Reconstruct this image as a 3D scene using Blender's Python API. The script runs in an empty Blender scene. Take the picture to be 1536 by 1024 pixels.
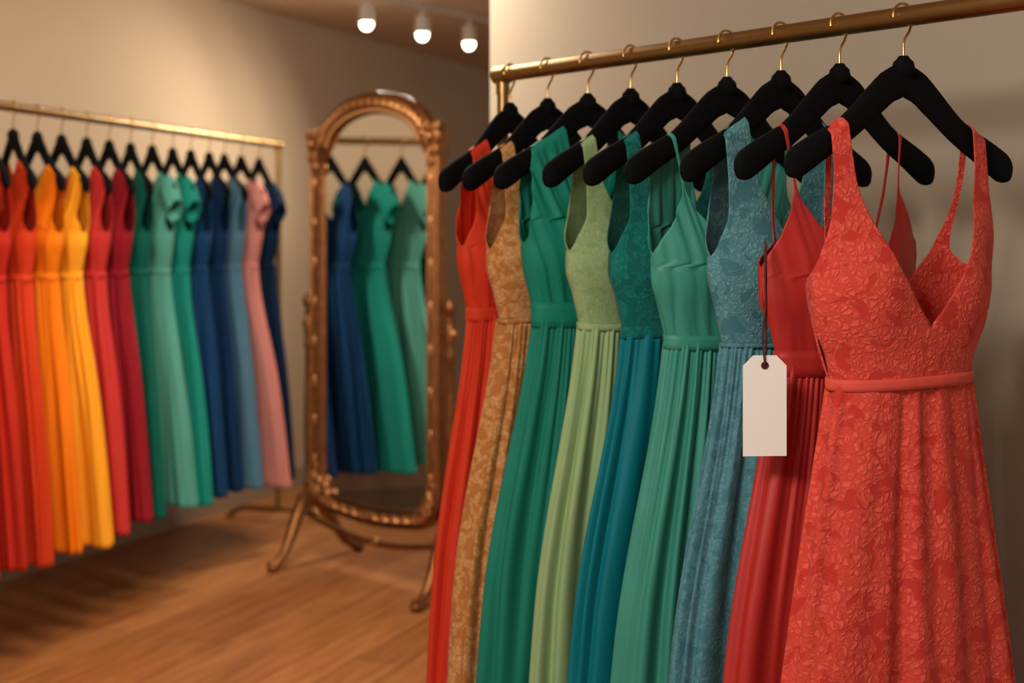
import bpy, math, random
import numpy as np
from mathutils import Vector, Matrix
random.seed(7)
S = bpy.context.scene
COL = S.collection
pi = math.pi

# ------------------------------------------------------------------ helpers
def lin(c):
    out = []
    for v in c:
        v = v/255.0
        out.append(v/12.92 if v <= 0.04045 else ((v+0.055)/1.055)**2.4)
    return (out[0], out[1], out[2], 1.0)

def newmat(name):
    m = bpy.data.materials.new(name); m.use_nodes = True
    nt = m.node_tree; nt.nodes.clear()
    o = nt.nodes.new('ShaderNodeOutputMaterial')
    b = nt.nodes.new('ShaderNodeBsdfPrincipled')
    nt.links.new(b.outputs[0], o.inputs[0])
    return m, nt, b

def N(nt, t, **kw):
    n = nt.nodes.new(t)
    for k, v in kw.items():
        setattr(n, k, v)
    return n

def mathn(nt, op, a, b=None, c=None, clamp=False):
    n = N(nt, 'ShaderNodeMath', operation=op); n.use_clamp = clamp
    for i, v in enumerate((a, b, c)):
        if v is None: continue
        if isinstance(v, (int, float)): n.inputs[i].default_value = v
        else: nt.links.new(v, n.inputs[i])
    return n.outputs[0]

def mixc(nt, f, a, b):
    n = N(nt, 'ShaderNodeMix', data_type='RGBA')
    if isinstance(f, (int, float)): n.inputs[0].default_value = f
    else: nt.links.new(f, n.inputs[0])
    for i, v in ((6, a), (7, b)):
        if isinstance(v, tuple): n.inputs[i].default_value = v
        else: nt.links.new(v, n.inputs[i])
    return n.outputs[2]

def bump(nt, b, h, strength, dist):
    n = N(nt, 'ShaderNodeBump'); n.inputs['Strength'].default_value = strength
    n.inputs['Distance'].default_value = dist
    nt.links.new(h, n.inputs['Height']); nt.links.new(n.outputs[0], b.inputs['Normal'])

def smooth(nt, v, lo, hi, a=0.0, b_=1.0):
    g = N(nt, 'ShaderNodeMapRange', interpolation_type='SMOOTHSTEP')
    g.inputs['From Min'].default_value = lo; g.inputs['From Max'].default_value = hi
    g.inputs['To Min'].default_value = a; g.inputs['To Max'].default_value = b_
    nt.links.new(v, g.inputs['Value']); return g.outputs[0]

def noise(nt, vec, scale, detail=2, dist=0.0):
    n = N(nt, 'ShaderNodeTexNoise'); n.inputs['Scale'].default_value = scale; n.inputs['Detail'].default_value = detail
    n.inputs['Distortion'].default_value = dist
    nt.links.new(vec, n.inputs['Vector']); return n

def scale_c(c, k):
    return (min(1, c[0]*k), min(1, c[1]*k), min(1, c[2]*k), 1)

def mat_simple(name, rgb, rough=0.5, metal=0.0, var=0.1, nscale=6.0, bumps=0.0, bscale=200, sheen=0.0, spec=0.5):
    m, nt, b = newmat(name)
    tc = N(nt, 'ShaderNodeTexCoord')
    no = noise(nt, tc.outputs['Object'], nscale, 4)
    c = lin(rgb)
    nt.links.new(mixc(nt, no.outputs[0], scale_c(c, 1-var), scale_c(c, 1+var)), b.inputs['Base Color'])
    b.inputs['Roughness'].default_value = rough; b.inputs['Metallic'].default_value = metal
    b.inputs['Specular IOR Level'].default_value = spec
    if sheen: b.inputs['Sheen Weight'].default_value = sheen
    if bumps:
        n2 = noise(nt, tc.outputs['Object'], bscale)
        bump(nt, b, n2.outputs[0], bumps, 0.002)
    return m

def mat_satin(name, rgb, rough=0.6, sheen=0.12, weave=0.12, spec=0.2):
    m, nt, b = newmat(name)
    tc = N(nt, 'ShaderNodeTexCoord')
    mp = N(nt, 'ShaderNodeMapping'); mp.inputs['Scale'].default_value = (45, 45, 2.5)
    nt.links.new(tc.outputs['Object'], mp.inputs[0])
    no = noise(nt, mp.outputs[0], 1.0, 3)
    c = lin(rgb)
    nt.links.new(mixc(nt, no.outputs[0], scale_c(c, .84), scale_c(c, 1.16)), b.inputs['Base Color'])
    b.inputs['Roughness'].default_value = rough
    b.inputs['Specular IOR Level'].default_value = spec
    b.inputs['Sheen Weight'].default_value = sheen
    b.inputs['Sheen Roughness'].default_value = 0.5
    b.inputs['Sheen Tint'].default_value = scale_c(c, 1.6)
    w = noise(nt, tc.outputs['Object'], 900, 1)
    h = mathn(nt, 'ADD', no.outputs[0], mathn(nt, 'MULTIPLY', w.outputs[0], 0.25))
    bump(nt, b, h, weave, 0.003)
    return m

def mat_lace(name, rgb_hi, rgb_lo, petal=75.0, cluster=26.0, strength=0.7, dist=0.003, rough=0.8, cover=0.46):
    """floral lace : small raised petals grouped in sprays over a fine net ground"""
    m, nt, b = newmat(name)
    tc = N(nt, 'ShaderNodeTexCoord'); oc = tc.outputs['Object']
    n0 = noise(nt, oc, petal*.55, 2)
    va = N(nt, 'ShaderNodeVectorMath', operation='SUBTRACT'); va.inputs[1].default_value = (.5, .5, .5)
    nt.links.new(n0.outputs['Color'], va.inputs[0])
    vs = N(nt, 'ShaderNodeVectorMath', operation='SCALE'); vs.inputs['Scale'].default_value = 1.9/petal
    nt.links.new(va.outputs[0], vs.inputs[0])
    ad = N(nt, 'ShaderNodeVectorMath', operation='ADD')
    nt.links.new(oc, ad.inputs[0]); nt.links.new(vs.outputs[0], ad.inputs[1])
    vo = N(nt, 'ShaderNodeTexVoronoi', feature='DISTANCE_TO_EDGE'); vo.inputs['Scale'].default_value = petal
    nt.links.new(ad.outputs[0], vo.inputs['Vector'])
    pet = smooth(nt, vo.outputs['Distance'], 0.02, 0.26)
    # rose swirls
    vr = N(nt, 'ShaderNodeTexVoronoi'); vr.inputs['Scale'].default_value = petal*.42
    nt.links.new(ad.outputs[0], vr.inputs['Vector'])
    rs = mathn(nt, 'MULTIPLY_ADD', mathn(nt, 'SINE', mathn(nt, 'MULTIPLY', vr.outputs['Distance'], 24.0)), .5, .5)
    pet = mathn(nt, 'MULTIPLY', pet, mathn(nt, 'MULTIPLY_ADD', rs, .65, .35))
    cl = noise(nt, oc, cluster, 3, .8)
    ms = smooth(nt, cl.outputs[0], cover-.03, cover+.04)
    h = mathn(nt, 'MULTIPLY', mathn(nt, 'MULTIPLY_ADD', pet, .7, .3), ms)
    ed = mathn(nt, 'ABSOLUTE', mathn(nt, 'SUBTRACT', cl.outputs[0], cover+.01))
    cord = smooth(nt, ed, 0.003, 0.016, 1.0, 0.0)
    h = mathn(nt, 'MAXIMUM', h, mathn(nt, 'MULTIPLY', cord, .7))
    v2 = N(nt, 'ShaderNodeTexVoronoi'); v2.inputs['Scale'].default_value = 420
    nt.links.new(oc, v2.inputs['Vector'])
    h2 = mathn(nt, 'ADD', h, mathn(nt, 'MULTIPLY', v2.outputs['Distance'], 0.10))
    nt.links.new(mixc(nt, h, lin(rgb_lo), lin(rgb_hi)), b.inputs['Base Color'])
    b.inputs['Roughness'].default_value = rough
    b.inputs['Specular IOR Level'].default_value = 0.18
    b.inputs['Sheen Weight'].default_value = 0.08
    bump(nt, b, h2, strength, dist)
    return m

class MB:
    def __init__(s): s.v = []; s.f = []; s.m = []
    def grid(s, rows, mat=0, closed=False):
        base = len(s.v); nr = len(rows); nc = len(rows[0])
        for r in rows: s.v.extend([tuple(p) for p in r])
        for i in range(nr-1):
            for j in range(nc if closed else nc-1):
                k = (j+1) % nc
                s.f.append((base+i*nc+j, base+i*nc+k, base+(i+1)*nc+k, base+(i+1)*nc+j)); s.m.append(mat)
        return base
    def poly(s, pts, mat=0):
        b = len(s.v); s.v.extend([tuple(p) for p in pts]); s.f.append(tuple(range(b, b+len(pts)))); s.m.append(mat)
    def box(s, c, h, mat=0, M=None):
        P = [Vector((c[0]+sx*h[0], c[1]+sy*h[1], c[2]+sz*h[2])) for sz in (-1, 1) for sx, sy in ((-1, -1), (1, -1), (1, 1), (-1, 1))]
        if M: P = [M @ p for p in P]
        b = len(s.v); s.v.extend([tuple(p) for p in P])
        for f in ((3, 2, 1, 0), (4, 5, 6, 7), (0, 1, 5, 4), (1, 2, 6, 5), (2, 3, 7, 6), (3, 0, 4, 7)):
            s.f.append(tuple(b+i for i in f)); s.m.append(mat)
    def tube(s, path, r, n=12, mat=0, caps=True, flat=None):
        path = [Vector(p) for p in path]; rows = []
        up = None
        for i, p in enumerate(path):
            t = (path[min(i+1, len(path)-1)]-path[max(i-1, 0)]).normalized()
            if up is None:
                up = Vector((0, 0, 1)) if abs(t.z) < 0.9 else Vector((1, 0, 0))
            a = t.cross(up).normalized(); b = a.cross(t).normalized(); up = b
            rr = r[i] if isinstance(r, (list, tuple)) else r
            ra, rb = (rr, rr) if flat is None else (rr*flat[0], rr*flat[1])
            rows.append([p + a*math.cos(2*pi*k/n)*ra + b*math.sin(2*pi*k/n)*rb for k in range(n)])
        s.grid(rows, mat, True)
        if caps:
            s.poly(rows[0][::-1], mat); s.poly(rows[-1], mat)
    def lathe(s, prof, c=(0, 0, 0), n=20, mat=0, M=None):
        rows = []
        for r, z in prof:
            row = [Vector((math.cos(2*pi*k/n)*r, math.sin(2*pi*k/n)*r, z)) for k in range(n)]
            if M: row = [M @ p for p in row]
            rows.append([p+Vector(c) for p in row])
        s.grid(rows, mat, True)
    def ball(s, c, r, mat=0, n=14, m=8, rot=0.0):
        if isinstance(r, (int, float)): r = (r, r, r)
        rows = []
        cr, sr = math.cos(rot), math.sin(rot)
        for i in range(m+1):
            a = -pi/2+pi*i/m
            rr = max(math.cos(a), 1e-3); row = []
            for k in range(n):
                x = r[0]*rr*math.cos(2*pi*k/n); y = r[1]*rr*math.sin(2*pi*k/n); z = r[2]*math.sin(a)
                row.append((c[0]+x*cr+z*sr, c[1]+y, c[2]-x*sr+z*cr))
            rows.append(row)
        s.grid(rows, mat, True)
    def obj(s, name, mats, loc=(0, 0, 0), yaw=0.0, smooth=True, merge=None, solid=None, autosm=None, parent=None):
        me = bpy.data.meshes.new(name); me.from_pydata(s.v, [], s.f); me.validate()
        for m in mats: me.materials.append(m)
        if len(me.polygons) == len(s.m):
            me.polygons.foreach_set('material_index', s.m)
        import bmesh
        bm = bmesh.new(); bm.from_mesh(me)
        if merge: bmesh.ops.remove_doubles(bm, verts=bm.verts, dist=merge)
        bmesh.ops.recalc_face_normals(bm, faces=bm.faces)
        bm.to_mesh(me); bm.free()
        if smooth: me.polygons.foreach_set('use_smooth', [True]*len(me.polygons))
        if autosm: me.set_sharp_from_angle(angle=math.radians(autosm))
        o = bpy.data.objects.new(name, me); COL.objects.link(o)
        o.location = loc; o.rotation_euler = (0, 0, math.radians(yaw))
        if solid:
            md = o.modifiers.new('fabric_thickness', 'SOLIDIFY'); md.thickness = solid; md.offset = 0
        if parent: o.parent = parent
        return o

def pchip(xs, ys):
    xs = np.array(xs, float); ys = np.array(ys, float)
    h = np.diff(xs); d = np.diff(ys)/h; n = len(xs); s = np.zeros(n)
    for i in range(1, n-1):
        if d[i-1]*d[i] > 0: s[i] = 2*d[i-1]*d[i]/(d[i-1]+d[i])
    s[0] = d[0]; s[-1] = d[-1]
    def f(x):
        x = min(max(x, xs[0]), xs[-1])
        i = min(max(int(np.searchsorted(xs, x))-1, 0), n-2)
        t = (x-xs[i])/h[i]
        return float((2*t**3-3*t**2+1)*ys[i]+(t**3-2*t**2+t)*h[i]*s[i]+(-2*t**3+3*t**2)*ys[i+1]+(t**3-t**2)*h[i]*s[i+1])
    return f

# ------------------------------------------------------------------ materials
M_wall = mat_simple('plaster_wall', (194, 172, 144), 0.9, var=0.03, nscale=2, bumps=0.05, bscale=150)
M_wall2 = mat_simple('plaster_wall_greige', (176, 164, 145), 0.9, var=0.03, nscale=2, bumps=0.05, bscale=150)
M_ceil = mat_simple('plaster_ceiling', (218, 194, 164), 0.9, var=0.03, nscale=2)
M_base = mat_simple('painted_baseboard', (160, 140, 114), 0.6, var=0.03)
M_brass = mat_simple('brushed_brass', (166, 136, 86), 0.38, 1.0, var=0.15, nscale=25, bumps=0.05)
M_hook = mat_simple('hook_brass', (205, 168, 100), 0.25, 1.0, var=0.1, nscale=30)
M_bronze = mat_simple('antique_bronze', (140, 92, 54), 0.40, 0.85, var=0.5, nscale=30, bumps=0.8, bscale=80)
M_bronze2 = mat_simple('gilt_highlight', (208, 152, 98), 0.34, 0.85, var=0.3, nscale=60)
M_black = mat_simple('black_velvet', (10, 10, 12), 0.9, var=0.2, nscale=60, bumps=0.1, bscale=500, spec=0.12)
M_white = mat_simple('white_card', (246, 243, 238), 0.8, var=0.02)
M_ribbon = mat_simple('maroon_ribbon', (84, 22, 24), 0.6, var=0.1)
M_track = mat_simple('white_enamel', (200, 190, 176), 0.5, var=0.03)

m, nt, b = newmat('mirror_glass'); M_glass = m
no = N(nt, 'ShaderNodeTexNoise'); no.inputs['Scale'].default_value = 3
nt.links.new(mixc(nt, no.outputs[0], (.84, .84, .82, 1), (.88, .88, .86, 1)), b.inputs['Base Color'])
b.inputs['Metallic'].default_value = 1; b.inputs['Roughness'].default_value = 0.015

m, nt, b = newmat('lamp_bulb'); M_bulb = m
b.inputs['Base Color'].default_value = (1, .9, .75, 1)
b.inputs['Emission Color'].default_value = (1, .88, .70, 1); b.inputs['Emission Strength'].default_value = 12

# wood floor : planks along the direction of the long wall
WALL_ANG = math.atan(0.3974)
m, nt, b = newmat('oak_floor'); M_floor = m
tc = N(nt, 'ShaderNodeTexCoord')
mp = N(nt, 'ShaderNodeMapping'); mp.inputs['Rotation'].default_value = (0, 0, -(pi/2-WALL_ANG))
nt.links.new(tc.outputs['Object'], mp.inputs[0])
br = N(nt, 'ShaderNodeTexBrick'); br.offset = 0.37
br.inputs['Scale'].default_value = 1; br.inputs['Brick Width'].default_value = 1.5; br.inputs['Row Height'].default_value = 0.16
br.inputs['Mortar Size'].default_value = 0.002; br.inputs['Bias'].default_value = 0
br.inputs['Color1'].default_value = lin((186, 124, 72)); br.inputs['Color2'].default_value = lin((166, 105, 58)); br.inputs['Mortar'].default_value = lin((100, 60, 33))
nt.links.new(mp.outputs[0], br.inputs[0])
mp2 = N(nt, 'ShaderNodeMapping'); mp2.inputs['Scale'].default_value = (2.2, 20, 1)
nt.links.new(mp.outputs[0], mp2.inputs[0])
gr = noise(nt, mp2.outputs[0], 1.6, 6, .6)
cr = N(nt, 'ShaderNodeValToRGB'); cr.color_ramp.elements[0].position = .3; cr.color_ramp.elements[1].position = .7
cr.color_ramp.elements[0].color = (.68, .62, .56, 1); cr.color_ramp.elements[1].color = (1.08, 1.06, 1.04, 1)
nt.links.new(gr.outputs[0], cr.inputs[0])
mx = N(nt, 'ShaderNodeMix', data_type='RGBA', blend_type='MULTIPLY'); mx.inputs[0].default_value = 1
nt.links.new(br.outputs[0], mx.inputs[6]); nt.links.new(cr.outputs[0], mx.inputs[7])
nt.links.new(mx.outputs[2], b.inputs['Base Color']); b.inputs['Roughness'].default_value = 0.34
b.inputs['Specular IOR Level'].default_value = 0.45
bump(nt, b, gr.outputs[0], 0.1, 0.002)

# ------------------------------------------------------------------ room shell
H = 2.40
def wallseg(name, p, q, thick, z0, z1, mat, side=1):
    p = Vector((p[0], p[1], 0)); q = Vector((q[0], q[1], 0)); d = (q-p).normalized(); n = Vector((-d.y, d.x, 0))*side*thick
    mb = MB(); P = [p, q, q+n, p+n]
    mb.v = [(a.x, a.y, z) for z in (z0, z1) for a in P]
    mb.f = [(3, 2, 1, 0), (4, 5, 6, 7), (0, 1, 5, 4), (1, 2, 6, 5), (2, 3, 7, 6), (3, 0, 4, 7)]; mb.m = [0]*6
    return mb.obj(name, [mat], smooth=False)
def wx(y): return -1.345+0.3974*(y-6.845)
A = (wx(-2.2), -2.2); B = (wx(10.8), 10.8)
wallseg('wall_left', A, B, 0.12, 0, H, M_wall, 1)
wallseg('baseboard_left', (A[0], A[1]), (B[0], B[1]), 0.015, 0, 0.10, M_base, -1)
wallseg('wall_back', B, (4.2, 9.24), 0.12, 0, H, M_wall, 1)
# partition behind the near rack
e = Vector((-0.06, 3.936)); dr = Vector((0.6055, -0.796)); pe = e+dr*6.4
wallseg('wall_right', e, pe, 0.22, 0, H, M_wall2, 1)
wallseg('baseboard_right', e, pe, 0.015, 0, 0.10, M_base, -1)
mb = MB(); mb.box((-0.3, 4.3, -0.05), (5.6, 6.9, 0.05)); mb.obj('floor', [M_floor], smooth=False)
mb = MB(); mb.box((-0.3, 4.3, H+0.05), (5.6, 6.9, 0.05)); mb.obj('ceiling', [M_ceil], smooth=False)

# ------------------------------------------------------------------ hangers
arm_c = pchip([0, .03, .055, .12, .18, .215, .26], [1.544, 1.532, 1.513, 1.461, 1.428, 1.408, 1.385])
arm_h = pchip([0, .04, .12, .19, .235], [.028, .025, .020, .023, .024])
def hanger(name, x, y, yaw, hw=0.235, dz=0.0, rod=1.643, rodr=0.017):
    k = hw/0.235
    mb = MB(); rows = []; n = 61; nc = 16
    for i in range(n):
        u = -1+2*i/(n-1); xx = math.sin(u*pi/2)*0.235
        a = abs(xx); end = 1.0
        if a > 0.210: end = math.sqrt(max(0.0, 1-((a-0.210)/0.0251)**2))
        hh = max(arm_h(a)*end, 0.0005); dd = max((0.008+0.007*(a/0.235)**2)*end, 0.0005)
        cz = arm_c(a)+dz; row = []
        sl = (arm_c(a+.004)-arm_c(max(a-.004, 0)))/0.008*(1 if xx > 0 else -1) if a > .004 else 0
        for j in range(nc):
            t = 2*pi*j/nc; ct = math.cos(t); st = math.sin(t)
            py = dd*math.copysign(abs(ct)**0.7, ct); pz = hh*math.copysign(abs(st)**0.7, st)
            nn = math.sqrt(1+sl*sl*0.5)
            row.append(((xx - sl*0.5*pz/nn)*k, py, cz+pz))
        rows.append(row)
    mb.grid(rows, 0, True)
    mb.lathe([(0.0005, 1.545+dz), (.020, 1.552+dz), (.016, 1.571+dz), (.010, 1.577+dz), (.0075, 1.581+dz), (.0005, 1.5815+dz)], n=16)
    ar = rodr+0.0042
    path = [(0, 0, 1.57+dz), (0, 0, rod-ar-.022), (.004, 0, rod-ar-.012), (.012, 0, rod-ar-.002)]
    for a in range(-40, 200, 15):
        path.append((ar*math.cos(math.radians(a)), 0, rod+ar*math.sin(math.radians(a))))
    mb.tube(path, 0.0022, 8, 1)
    return mb.obj(name, [M_black, M_hook], (x, y, 0), yaw, autosm=None)

# ------------------------------------------------------------------ dresses
STY = {
 'coral': [(0,.130,.160),(.17,.126,.160),(.35,.108,.166),(.5,.080,.178),(.62,.050,.184),(.72,.022,.178),(.79,0,.169),(.885,0,.15),(1,0,.138)],
 'wide':  [(0,.100,.152),(.2,.090,.150),(.4,.062,.156),(.55,.03,.172),(.66,0,.175),(.82,0,.158),(1,0,.138)],
 'mid':   [(0,.118,.150),(.2,.108,.146),(.4,.075,.152),(.55,.035,.172),(.68,0,.176),(.82,0,.158),(1,0,.138)],
 'drape': [(0,.075,.160),(.2,.062,.165),(.4,.035,.168),(.58,.0,.172),(.7,0,.170),(.85,0,.155),(1,0,.140)],
 'thin':  [(0,.135,.142),(.27,.120,.127),(.35,.105,.138),(.45,.080,.156),(.57,.042,.180),(.7,0,.178),(.85,0,.155),(1,0,.138)],
 'thinb': [(0,.135,.142),(.30,.128,.135),(.48,.115,.125),(.58,.07,.180),(.72,0,.178),(.85,0,.155),(1,0,.138)],
 'coralb':[(0,.138,.150),(.30,.128,.140),(.48,.100,.130),(.62,.060,.182),(.82,0,.165),(1,0,.138)],
 'boat':  [(0,.085,.172),(.12,.060,.174),(.28,.025,.166),(.40,0,.158),(.6,0,.160),(.8,0,.140),(1,0,.115)],
 'midw':  [(0,.100,.168),(.2,.085,.164),(.4,.055,.156),(.55,.02,.162),(.66,0,.162),(.82,0,.142),(1,0,.116)],
}
Dprof = pchip([.03, .25, .45, .62, 1], [.019, .030, .048, .054, .046])
def dress(name, x, y, yaw, style, mats, zs_off=0.0, zw=1.115, hem=0.10, k=1.0, wh=0.29, wmid=0.245, back=None,
          df=0.050, db=0.050, fold=0.008, nf=20, band=0.014, drape=0.0, cap=False, seed=0, hk=1.0, dx=0.0, gather=1.0, dfreq=150):
    """mats: [bodice, skirt, band]"""
    rnd = random.Random(seed+11)
    mb = MB()
    for sheet in (1, -1):
        tab = STY[style] if sheet == 1 else STY[back or style]
        T = [t[0] for t in tab]
        fi = pchip(T, [t[1] for t in tab]); fo = pchip(T, [t[2] for t in tab])
        xs = 0.5*(tab[0][1]+tab[0][2])*k
        zs = arm_c(xs/hk)+arm_h(xs/hk)+0.003+zs_off
        arm = 0.585
        nr = 54; nc = 29
        for side in (-1, 1):
            rows = []
            pr = [rnd.uniform(0, 6.28) for _ in range(4)]
            for i in range(nr):
                t = (i/(nr-1))**1.25
                xi = fi(t)*k; xo = fo(t)*k
                if t > 0.99: xi, xo = 0.0, tab[-1][2]*k
                if t < arm:
                    W = xo+(0.205*k-xo)*(1-(t/arm)**3)
                    W = max(W, xo)
                else: W = xo
                if t < .03: D = 0.019*math.sqrt(t/.03)
                else: D = Dprof(t)
                D *= (df if sheet == 1 else db)/0.052
                z0 = zs+(zw-zs)*t
                fade = max(0, 1-t/0.25)
                row = []
                for j in range(nc):
                    c = math.sin(pi/2*j/(nc-1)) if xi < 0.02 else j/(nc-1)
                    xx = xi+(xo-xi)*c
                    g = math.sqrt(max(0, 1-(xx/W)**2))
                    yy = D*g
                    if t > .05:
                        z_b = 1-abs(t-.62)/.32
                        if z_b > 0 and sheet == 1:
                            yy += 0.015*math.exp(-((xx-.095*k)/.05)**2)*math.sin(z_b*pi/2)**2*min(1, g*2)
                        if drape:
                            # gathers running from the shoulder towards the waist centre
                            q = (xx+.09*(1-t)*-.4)*dfreq+t*11*(1 if style == 'drape' else .5)
                            wv = math.sin(q+pr[0])+.6*math.sin(q*1.7+pr[1]+t*4)+.4*math.sin(q*2.6+pr[2]-t*3)
                            yy += drape*wv*min(1, g*2.5)*min(1, t*6)*(1 if xx > .012 or style == 'drape' else max(0, xx/.012))
                    zz = z0-(xx-xs)*0.62*fade
                    row.append((side*xx, -sheet*yy, zz))
                rows.append(row)
            mb.grid(rows, 0)
    # skirt : irregular soft folds that fan out from the waist
    w0 = STY[style][-1][2]*k
    d0f = 0.044*df/0.052; d0b = 0.044*db/0.052
    L = zw-hem
    fw = pchip([0, .08*L, .5*L, L], [w0, w0*1.10, wmid, wh])
    comps = []
    wts = [.55, .75, 1.0, .9, .7, .45]
    for q in range(6):
        n_ = max(3, int(round(nf*(.35+.30*q)+rnd.uniform(-1.5, 1.5))))
        comps.append((n_, rnd.uniform(0, 6.28), rnd.uniform(-1.1, 1.1), wts[q]*rnd.uniform(.7, 1.3)))
    p = [rnd.uniform(0, 6.28) for _ in range(8)]
    nr = 56; nc = 400; rows = []
    for i in range(nr):
        t = i/(nr-1); z = zw-L*t; W = fw(L*t)
        row = []
        lowa = min(1, .05+t*1.3); hia = min(1, .30+t*2.2)*(1-.35*t)
        dtp = min(1, t*1.6)
        for j in range(nc):
            u = 2*pi*j/nc
            u1 = u+.16*math.sin(2*u+p[0])+.07*math.sin(5*u+p[1])
            off = 0; q = 0
            for n_, ph, dr_, am in comps:
                off += am*(lowa if q < 3 else hia)*(1+.35*math.sin(2*u+ph*3+t*2))*math.sin(n_*u1+ph+dr_*t*2.2); q += 1
            off *= fold*.62
            off += math.sin(nf*4*u1+p[4])*math.exp(-t*5)*fold*.22*gather
            off = fold*1.35*math.tanh(off/(fold*1.35))
            fr = math.sin(u) < 0
            dd = (d0f if fr else d0b); dt = (df if fr else db)
            D = dd+(dt-dd)*dtp
            cx = math.cos(u); sy = math.sin(u)
            sx = math.copysign(abs(cx)**.92, cx); ssy = math.copysign(abs(sy)**.8, sy)
            row.append(((W+off*.8)*sx, (D+off)*ssy, z))
        rows.append(row)
    mb.grid(rows, 1, True)
    # waist band
    if band:
        rows = []
        for zz, o in ((zw-band, .001), (zw-band, .0045), (zw-band*.3, .0055), (zw+band*.4, .0055), (zw+band, .0045), (zw+band, .001)):
            tt = max(0, zw-zz); W = (fw(tt) if zz < zw else w0+(zz-zw)*.2)+o
            rows.append([(W*math.cos(2*pi*j/96), (d0f if math.sin(2*pi*j/96) < 0 else d0b)*math.sin(2*pi*j/96)*1.06+o*math.sin(2*pi*j/96), zz+.002*math.sin(2*pi*j/96*2+p[2])) for j in range(96)])
        mb.grid(rows, 2, True)
    if cap:
        for side in (-1, 1):
            rows = []
            for i in range(9):
                t = i/8
                cx = (.120+.075*t)*k; cz = arm_c(.14)+zs_off-.018-.075*t-.02*t*t
                R = .046+.008*math.sin(t*pi)
                row = []
                for j in range(32):
                    a = 2*pi*j/32
                    rp = R*(1+.09*math.sin(a*7)*t)
                    row.append((side*(cx+.45*rp*math.sin(a)), math.cos(a)*rp*.60, cz+rp*math.sin(a)*.85))
                rows.append(row)
            mb.grid(rows, 0, True)
    if dx: 
        mb.v = [(v[0]+dx*min(1, max(0, (1.40-v[2])/.15)), v[1], v[2]) for v in mb.v]
    mm = list(mats)
    while len(mm) < 3: mm.append(mm[0])
    return mb.obj(name, mm, (x, y, 0), yaw, merge=0.0004, solid=0.0016)

# near rack: line of hooks
R0 = (0.62, 2.30); dR = (-0.078, 0.1025)
yaws = [28, 35, 37, 35, 40, 43, 38, 44, 53]
def P(i): return (R0[0]+dR[0]*i, R0[1]+dR[1]*i)
for i in range(9):
    hanger('dress_hanger', *P(i), yaws[i])

coral = mat_lace('coral_lace', (238, 98, 80), (200, 56, 47), 82, 30, .65, 0.003, cover=.43)
coralb = mat_satin('coral_band', (222, 86, 72), .6)
red = mat_satin('red_satin', (184, 48, 44), .48, spec=.35)
bluel = mat_lace('dusty_blue_lace', (106, 162, 170), (66, 120, 132), 100, 40, .6, 0.0025)
blues = mat_lace('dusty_blue_skirt', (98, 154, 164), (70, 124, 138), 110, 45, .35, 0.002)
green = mat_satin('sea_green_satin', (60, 146, 130), .5, spec=.35)
teall = mat_lace('teal_lace', (22, 130, 120), (8, 98, 92), 110, 45, .6, 0.0025)
teals = mat_satin('deep_teal_chiffon', (4, 116, 130), .6)
sage = mat_lace('sage_lace', (164, 188, 136), (138, 166, 112), 120, 50, .35, 0.002)
sages = mat_satin('sage_chiffon', (154, 182, 130), .7)
emer = mat_satin('emerald_chiffon', (24, 130, 110), .6)
emer2 = mat_satin('emerald_skirt', (28, 128, 110), .65)
must = mat_lace('mustard_floral', (226, 176, 118), (186, 120, 60), 110, 50, .4, 0.002, cover=.51)
vermi = mat_satin('vermilion_chiffon', (214, 60, 34), .6)

dress('coral_lace_gown', *P(0), yaws[0], 'coral', [coral, coral, coralb], zw=1.070, back='coralb', df=.072, db=.042, fold=.0165, nf=9, band=.0085, wh=.30, wmid=.225, seed=1, dx=-.010, gather=.2)
dress('red_satin_gown', *P(1), yaws[1], 'thin', [red, red, red], zw=1.09, back='thinb', df=.044, db=.046, fold=.012, nf=11, band=.02, seed=2, drape=.0011)
dress('dusty_blue_lace_gown', *P(2), yaws[2], 'wide', [bluel, blues, blues], zw=1.112, k=.97, df=.048, fold=.012, nf=12, band=.003, seed=3)
dress('sea_green_satin_gown', *P(3), yaws[3], 'thin', [green]*3, zw=1.11, back='drape', df=.048, fold=.013, nf=12, band=.012, drape=.0019, dfreq=190, seed=4)
dress('teal_lace_gown', *P(4), yaws[4], 'mid', [teall, teals, teall], zw=1.12, k=.97, df=.048, fold=.013, nf=13, band=.01, seed=5)
dress('sage_lace_gown', *P(5), yaws[5], 'mid', [sage, sages, sages], zw=1.125, k=.97, df=.048, fold=.012, nf=12, band=.006, seed=6)
dress('emerald_draped_gown', *P(6), yaws[6], 'drape', [emer, emer2, emer], zw=1.14, k=.95, df=.048, fold=.012, nf=12, band=.024, drape=.0030, dfreq=170, seed=7)
dress('mustard_floral_gown', *P(7), yaws[7], 'mid', [must]*3, zw=1.125, k=.95, df=.048, fold=.011, nf=10, band=.004, seed=8)
dress('vermilion_chiffon_gown', *P(8), yaws[8], 'wide', [vermi]*3, zw=1.13, k=.95, df=.048, fold=.013, nf=12, band=.014, drape=.0020, seed=9, wh=.30)

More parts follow.
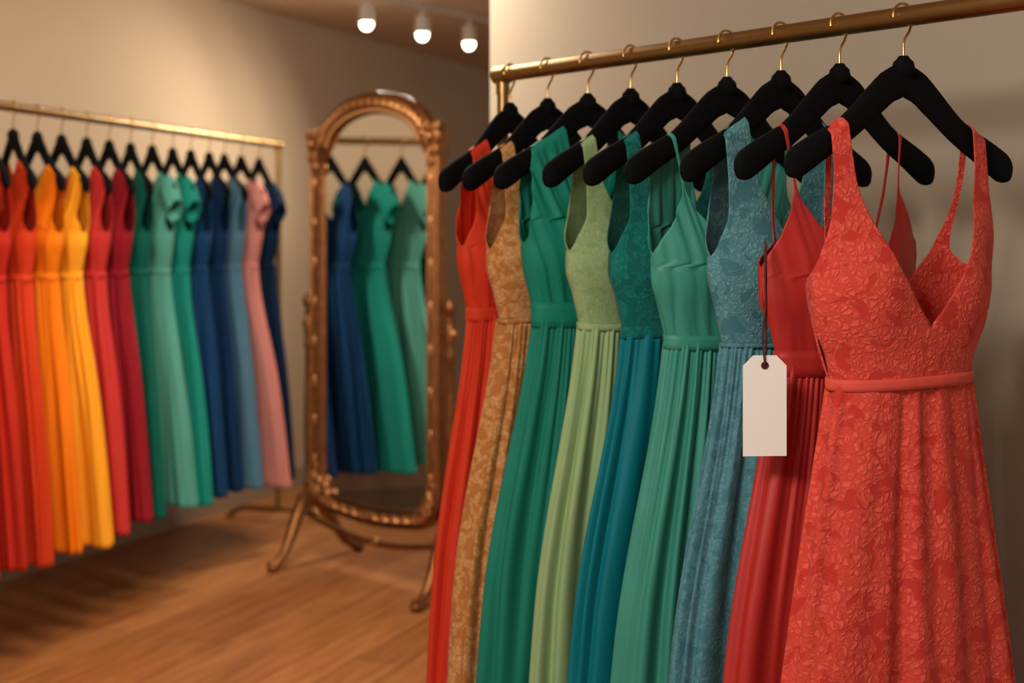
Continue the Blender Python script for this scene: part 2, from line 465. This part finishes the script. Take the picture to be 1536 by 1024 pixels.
# racks
def rack(name, p, q, rod, r, pr, foot, bar=True):
    p = Vector((p[0], p[1], rod)); q = Vector((q[0], q[1], rod)); d = (q-p).normalized(); n = Vector((-d.y, d.x, 0))
    mb = MB()
    mb.tube([p-d*0.012, p-d*0.009, q+d*0.009, q+d*0.012], [r*.8, r, r, r*.8], 20)
    for e in (p, q):
        s = d if e is p else -d
        c = e+s*pr*1.2
        mb.tube([(c.x, c.y, .05), (c.x, c.y, rod-.002)], pr, 16)
        mb.tube([c-d*pr*1.6, c-d*pr*1.55, c+d*pr*1.55, c+d*pr*1.6], [r, r*1.22, r*1.22, r], 20)
        mb.tube([(c.x, c.y, rod-r*2.6), (c.x, c.y, rod-r*.6)], pr*1.2, 16)
        a = Vector((c.x, c.y, .05))
        path = [a-n*foot+Vector((0, 0, -.032)), a-n*(foot-.02)+Vector((0, 0, -.02)), a-n*(foot-.06), a+n*(foot-.06), a+n*(foot-.02)+Vector((0, 0, -.02)), a+n*foot+Vector((0, 0, -.032))]
        mb.tube(path, pr*.95, 12)
        for sg in (-1, 1):
            f = a+n*foot*sg; mb.lathe([(.0005, 0), (.02, 0), (.02, .012), (.012, .02), (.0005, .02)], (f.x, f.y, 0), 14)
    if bar: mb.tube([(p.x+d.x*pr, p.y+d.y*pr, .16), (q.x-d.x*pr, q.y-d.y*pr, .16)], pr*.8, 12)
    return mb.obj(name, [M_brass], autosm=40)
L8 = P(8.32); Lr = P(-6.2)
rack('brass_clothing_rack', L8, Lr, 1.643, 0.0165, 0.0125, 0.22)

# far rack
F0 = Vector((-1.055, 6.6)); F1 = Vector((-0.545, -2.06))
def FP(s): v = F0+F1*s; return (v.x, v.y)
rack('brass_clothing_rack', FP(0), FP(1.42), 1.70, 0.0155, 0.0135, 0.24, bar=False)
def fm(name, rgb): return mat_satin(name, rgb, .7, spec=.12)
navyd = fm('dark_navy_crepe', (12, 40, 70)); pink = fm('blush_pink_crepe', (216, 142, 132)); bg = fm('slate_blue_chiffon', (82, 124, 150))
navy = fm('navy_chiffon', (12, 46, 84)); blue = fm('royal_blue_chiffon', (20, 62, 104)); teal = fm('jade_chiffon', (26, 136, 122))
mint = fm('seafoam_chiffon', (84, 156, 142)); dkg = fm('forest_green_chiffon', (12, 92, 78)); crim = fm('crimson_chiffon', (140, 26, 38))
redc = fm('poppy_red_chiffon', (188, 52, 48)); yel = fm('marigold_chiffon', (240, 164, 38)); orr = fm('tangerine_chiffon', (230, 124, 18))
orred = fm('orange_red_chiffon', (200, 62, 28)); scar = fm('scarlet_chiffon', (180, 42, 28))
far = [(.105, navyd, 'cap', 'navy_crepe_dress', .27), (.19, pink, 'cap', 'blush_pink_dress', .34), (.265, bg, 'boat', 'slate_blue_dress', .27), (.33, navy, 'boat', 'navy_chiffon_dress', .25),
       (.405, blue, 'midw', 'royal_blue_dress', .26), (.475, teal, 'cap', 'jade_chiffon_dress', .30), (.550, mint, 'cap', 'seafoam_chiffon_dress', .30), (.625, dkg, 'boat', 'forest_green_dress', .26),
       (.695, crim, 'boat', 'crimson_chiffon_dress', .27), (.765, redc, 'boat', 'poppy_red_dress', .28), (.838, yel, 'midw', 'marigold_chiffon_dress', .30), (.905, orr, 'midw', 'tangerine_chiffon_dress', .26),
       (.968, orred, 'boat', 'orange_red_dress', .28), (1.035, scar, 'midw', 'scarlet_chiffon_dress', .27), (1.10, redc, 'boat', 'poppy_red_dress', .26), (1.165, navy, 'boat', 'navy_chiffon_dress', .25), (1.235, teal, 'boat', 'jade_chiffon_dress', .26)]
for idx, (s, mt, st, nm, wh) in enumerate(far):
    yw = -47+random.uniform(-4, 4)
    hanger('dress_hanger', *FP(s), yw, hw=.172, dz=.052, rod=1.70, rodr=.0155)
    dress(nm, *FP(s), yw, 'boat' if st == 'cap' else st, [mt]*3, zs_off=.046, zw=1.16, hem=.265+.035*min(1, max(0, (s-.2)/.3))+random.uniform(-.012, .012), k=.88, wh=wh, wmid=wh*.72, df=.046, db=.046,
          fold=.013, nf=11, band=.01, drape=.0018, cap=(st == 'cap'), seed=30+idx, hk=.72)

# ------------------------------------------------------------------ price tag
mb = MB()
w, h, c = .034, .0775, .016
pts = [(-w, -h), (w, -h), (w, h-c), (w-c, h), (-w+c, h), (-w, h-c)]
f = [(a, -.0006, b_) for a, b_ in pts]; g = [(a, .0006, b_) for a, b_ in pts]
mb.poly(f); mb.poly(g[::-1])
for i in range(6):
    j = (i+1) % 6; mb.poly([f[i], g[i], g[j], f[j]])
mb.tube([(.0050*math.cos(a), -.001, .062+.0050*math.sin(a)) for a in np.linspace(0, 2*pi, 17)], .0012, 6, 1, caps=False)
mb.poly([(.0045*math.cos(a), -.0009, .062+.0045*math.sin(a)) for a in np.linspace(0, 2*pi, 13)[:-1]], 1)
rb = [(0, -.002, .060), (-.003, -.004, .085), (-.004, -.003, .11), (.002, .002, .15), (.003, .010, .20), (.006, .022, .235), (.010, .036, .255)]
rb2 = [(0, .002, .060), (.003, .003, .085), (.003, .002, .12), (.004, .006, .17), (.006, .014, .21), (.008, .024, .24), (.010, .036, .255)]
mb.tube(rb, .0036, 8, 1, flat=(1, .35)); mb.tube(rb2, .0036, 8, 1, flat=(1, .35))
mb.obj('price_tag', [M_white, M_ribbon], (0.389, 2.235, 1.035), 4, smooth=False)

# ------------------------------------------------------------------ cheval mirror
MC = (-0.518, 5.51)
mir = bpy.data.objects.new('cheval_mirror', None); COL.objects.link(mir)
mir.location = (MC[0], MC[1], 0); mir.rotation_euler = (0, 0, math.radians(-45))
half = []
a0, zb, rc = .343, .250, .10
half += [(x, zb-.018*math.cos(x/.25*pi/2)) for x in np.linspace(0, .243, 9)]
half += [(a0-rc+rc*math.sin(t), zb+rc-rc*math.cos(t)) for t in np.linspace(0.15, pi/2, 9)]
half += [(a0, z) for z in np.linspace(zb+rc+.06, 1.575, 16)]
half += [(a0-.004, 1.602), (a0-.024, 1.622)]
half += [(.300*math.cos(t), 1.628+.165*math.sin(t)) for t in np.linspace(.16, pi/2, 20)]
path = half+[(-x, z) for x, z in half[::-1]][1:-1]
n = len(path)
def nrm(i):
    a = Vector(path[(i-1) % n]); b_ = Vector(path[(i+1) % n]); t = (b_-a).normalized(); return Vector((t.y, -t.x))
prof = [(-.030, -.004), (-.030, -.014), (-.024, -.020), (-.019, -.014), (-.013, -.015), (-.005, -.027), (.004, -.029), (.012, -.020), (.018, -.018), (.024, -.028), (.031, -.022), (.033, .0), (.031, .020), (-.026, .020), (-.030, .010)]
mb = MB(); rows = []
for i, (x, z) in enumerate(path):
    nn = nrm(i); ks = 1.2 if z < 1.60 else 1.35
    rows.append([(x+nn.x*o*ks, d, z+nn.y*o*ks) for o, d in prof])
rows.append(rows[0])
mb.grid(rows, 0, True)
for i in range(n):
    x, z = path[i]
    nn = nrm(i); ang = math.atan2(nn.x, nn.y)
    if z > 1.65:
        for sg in (-1, 1):
            mb.ball((x+nn.x*.006*1, -.028, z+nn.y*.006), (.0085, .013, .024), i % 2, 8, 6, rot=ang+sg*.75)
        mb.ball((x-nn.x*.026, -.024, z-nn.y*.026), .009, 1, 8, 6)
    elif z < .40:
        for sg in (-1, 1):
            mb.ball((x, -.028, z), (.008, .012, .025), i % 2, 8, 6, rot=ang+sg*.85)
    elif i % 2 == 0:
        mb.ball((x, -.026, z), (.008, .008, .024), 1, 8, 6)
for sx in (-1, 1):
    for (ox, oz, rr) in ((.350, 1.652, .044), (.358, 1.602, .030), (.314, 1.692, .026), (.345, 1.562, .022), (.376, 1.688, .020)):
        mb.ball((sx*ox, -.016, oz), (rr, .026, rr), 0)
        mb.tube([(sx*(ox+rr*.72*math.cos(a)), -.032, oz+rr*.72*math.sin(a)) for a in np.linspace(0, 2*pi, 17)], .0055, 6, 1, caps=False)
        mb.ball((sx*ox, -.040, oz), rr*.32, 1, 10, 6)
    mb.box((sx*.352, .002, 1.630), (.036, .020, .052), 0)
    for (ox, oz, rr) in ((.288, .273, .036), (.330, .323, .030), (.345, .380, .020)):
        mb.ball((sx*ox, -.014, oz), (rr, .024, rr), 0)
        mb.tube([(sx*(ox+rr*.7*math.cos(a)), -.030, oz+rr*.7*math.sin(a)) for a in np.linspace(0, 2*pi, 17)], .005, 6, 1, caps=False)
for k_ in range(-3, 4):
    a = k_*.35
    mb.tube([(0, -.03, zb), (math.sin(a)*.03, -.036, zb-math.cos(a)*.02), (math.sin(a)*.055, -.03, zb-math.cos(a)*.028)], [.004, .008, .004], 8, 1)
mb.obj('frame', [M_bronze, M_bronze2], parent=mir, autosm=50)
mb = MB()
inn = [(x+nrm(i).x*-.020, z+nrm(i).y*-.020) for i, (x, z) in enumerate(path)]
if abs(inn[15][0]) > abs(path[15][0]): inn = [(x+nrm(i).x*.020, z+nrm(i).y*.020) for i, (x, z) in enumerate(path)]
mb.poly([(x, -.006, z) for x, z in inn]); mb.obj('glass', [M_glass], parent=mir, smooth=False)
mb = MB(); mb.poly([(x, .014, z) for x, z in inn]); mb.poly([(x, .019, z) for x, z in inn]); mb.obj('backboard', [M_bronze], parent=mir, smooth=False)
mb = MB()
for sx in (-1, 1):
    px = sx*.418
    pr = [(.0005, .20), (.018, .20), (.024, .225), (.024, .27), (.015, .285), (.020, .30), (.014, .315), (.0155, .40), (.019, .55), (.0155, .70), (.014, .84), (.020, .855), (.015, .87), (.019, .90), (.021, .94), (.015, .965), (.012, .975), (.020, .985), (.011, .995), (.015, 1.005), (.024, 1.025), (.021, 1.045), (.008, 1.06), (.0005, 1.066)]
    mb.lathe(pr, (px, 0, 0), 18)
    mb.tube([(px, 0, .94), (sx*.370, 0, .94)], .010, 12)
    mb.ball((px+sx*.02, 0, .94), (.012, .016, .016), 1)
    for fs in (-1, 1):
        ix = .085 if fs < 0 else -.03*sx
        lp = [(px+ix*q, fs*a, z) for q, a, z in ((0, .0, .262), (.1, .03, .245), (.35, .080, .185), (.6, .125, .115), (.8, .17, .055), (.95, .215, .024), (1, .24, .024), (1, .252, .036))]
        mb.tube(lp, [.022, .027, .026, .022, .019, .018, .018, .009], 12)
        mb.ball((px+ix, fs*.232, .018), (.022, .028, .018), 0)
st = [(x, 0, .20-.055*math.cos(x/.418*pi/2)**1.0-.02) for x in np.linspace(-.418, .418, 21)]
mb.tube(st, .013, 12); mb.ball((0, 0, .125), (.03, .016, .02), 1)
mb.obj('stand', [M_bronze, M_bronze2], parent=mir, autosm=50)

# ------------------------------------------------------------------ ceiling track light
mb = MB()
tl = [(-.661, 6.60), (-.4300, 6.96), (-.216, 7.30)]
d = (Vector(tl[2])-Vector(tl[0])).normalized(); a = Vector(tl[0])-d*.6; b_ = Vector(tl[2])+d*1.0; c = (a+b_)/2
Mx = Matrix.Translation((c.x, c.y, H-.0125)) @ Matrix.Rotation(math.atan2(d.y, d.x), 4, 'Z')
mb.box((0, 0, 0), ((b_-a).length/2, .018, .012), 0, Mx)
for x, y in tl:
    mb.tube([(x, y, H-.02), (x, y, H-.06)], .008, 10)
    mb.lathe([(.0005, H-.055), (.03, H-.058), (.034, H-.07), (.036, H-.140), (.033, H-.142), (.03, H-.10), (.0005, H-.10)], (x, y, 0), 20)
    mb.ball((x, y, H-.150), .028, 1, 16, 10)
mb.obj('ceiling_track_light', [M_track, M_bulb], autosm=40)

# ------------------------------------------------------------------ lights
def aim(o, t):
    o.rotation_euler = (Vector(t)-o.location).to_track_quat('-Z', 'Y').to_euler()
def area(name, loc, tgt, size, power, col):
    l = bpy.data.lights.new(name, 'AREA'); l.size = size; l.energy = power; l.color = col
    o = bpy.data.objects.new(name, l); COL.objects.link(o); o.location = loc; aim(o, tgt); return o
def spot(name, loc, tgt, ang, power, col, r=.04, blend=.6):
    l = bpy.data.lights.new(name, 'SPOT'); l.energy = power; l.color = col; l.spot_size = math.radians(ang); l.spot_blend = blend; l.shadow_soft_size = r
    o = bpy.data.objects.new(name, l); COL.objects.link(o); o.location = loc; aim(o, tgt); return o
warm = (1, .86, .69)
for i, (x, y) in enumerate(tl):
    spot('track_spot', (x, y, H-.19), (x-.9, y-1.2, .9), 140, 42, warm, .06, .9)
area('added_fill_centre', (-.55, 4.1, H-.03), (-.7, 4.6, 0), 0.8, 52, warm)  # unseen area light added under the ceiling to light the room
area('added_key_near_rack', (-.75, .6, H-.03), (.4, 2.6, .7), 0.75, 72, (1, .92, .82))  # added key light for the near rack, no visible fixture
spot('added_spot_far_rack', (-.9, 2.9, H-.05), (-1.5, 5.2, 1.1), 120, 66, warm, .12, 1.0)  # added spot brightening the far rack, not one of the track lamps
w = bpy.data.worlds.new('room_ambient'); S.world = w; w.use_nodes = True
w.node_tree.nodes['Background'].inputs[0].default_value = (1, .91, .80, 1)
w.node_tree.nodes['Background'].inputs[1].default_value = 0.5

# ------------------------------------------------------------------ camera
cd = bpy.data.cameras.new('camera'); cam = bpy.data.objects.new('camera', cd); COL.objects.link(cam)
cam.location = (0, 0, 1.30); cam.rotation_euler = (pi/2, 0, 0)
cd.sensor_width = 36; cd.lens = 36*2178/1536; cd.shift_y = -162/1536
cd.dof.use_dof = True; cd.dof.focus_distance = 2.25; cd.dof.aperture_fstop = 3.1
cd.clip_start = .05
S.camera = cam
S.view_settings.view_transform = 'Standard'
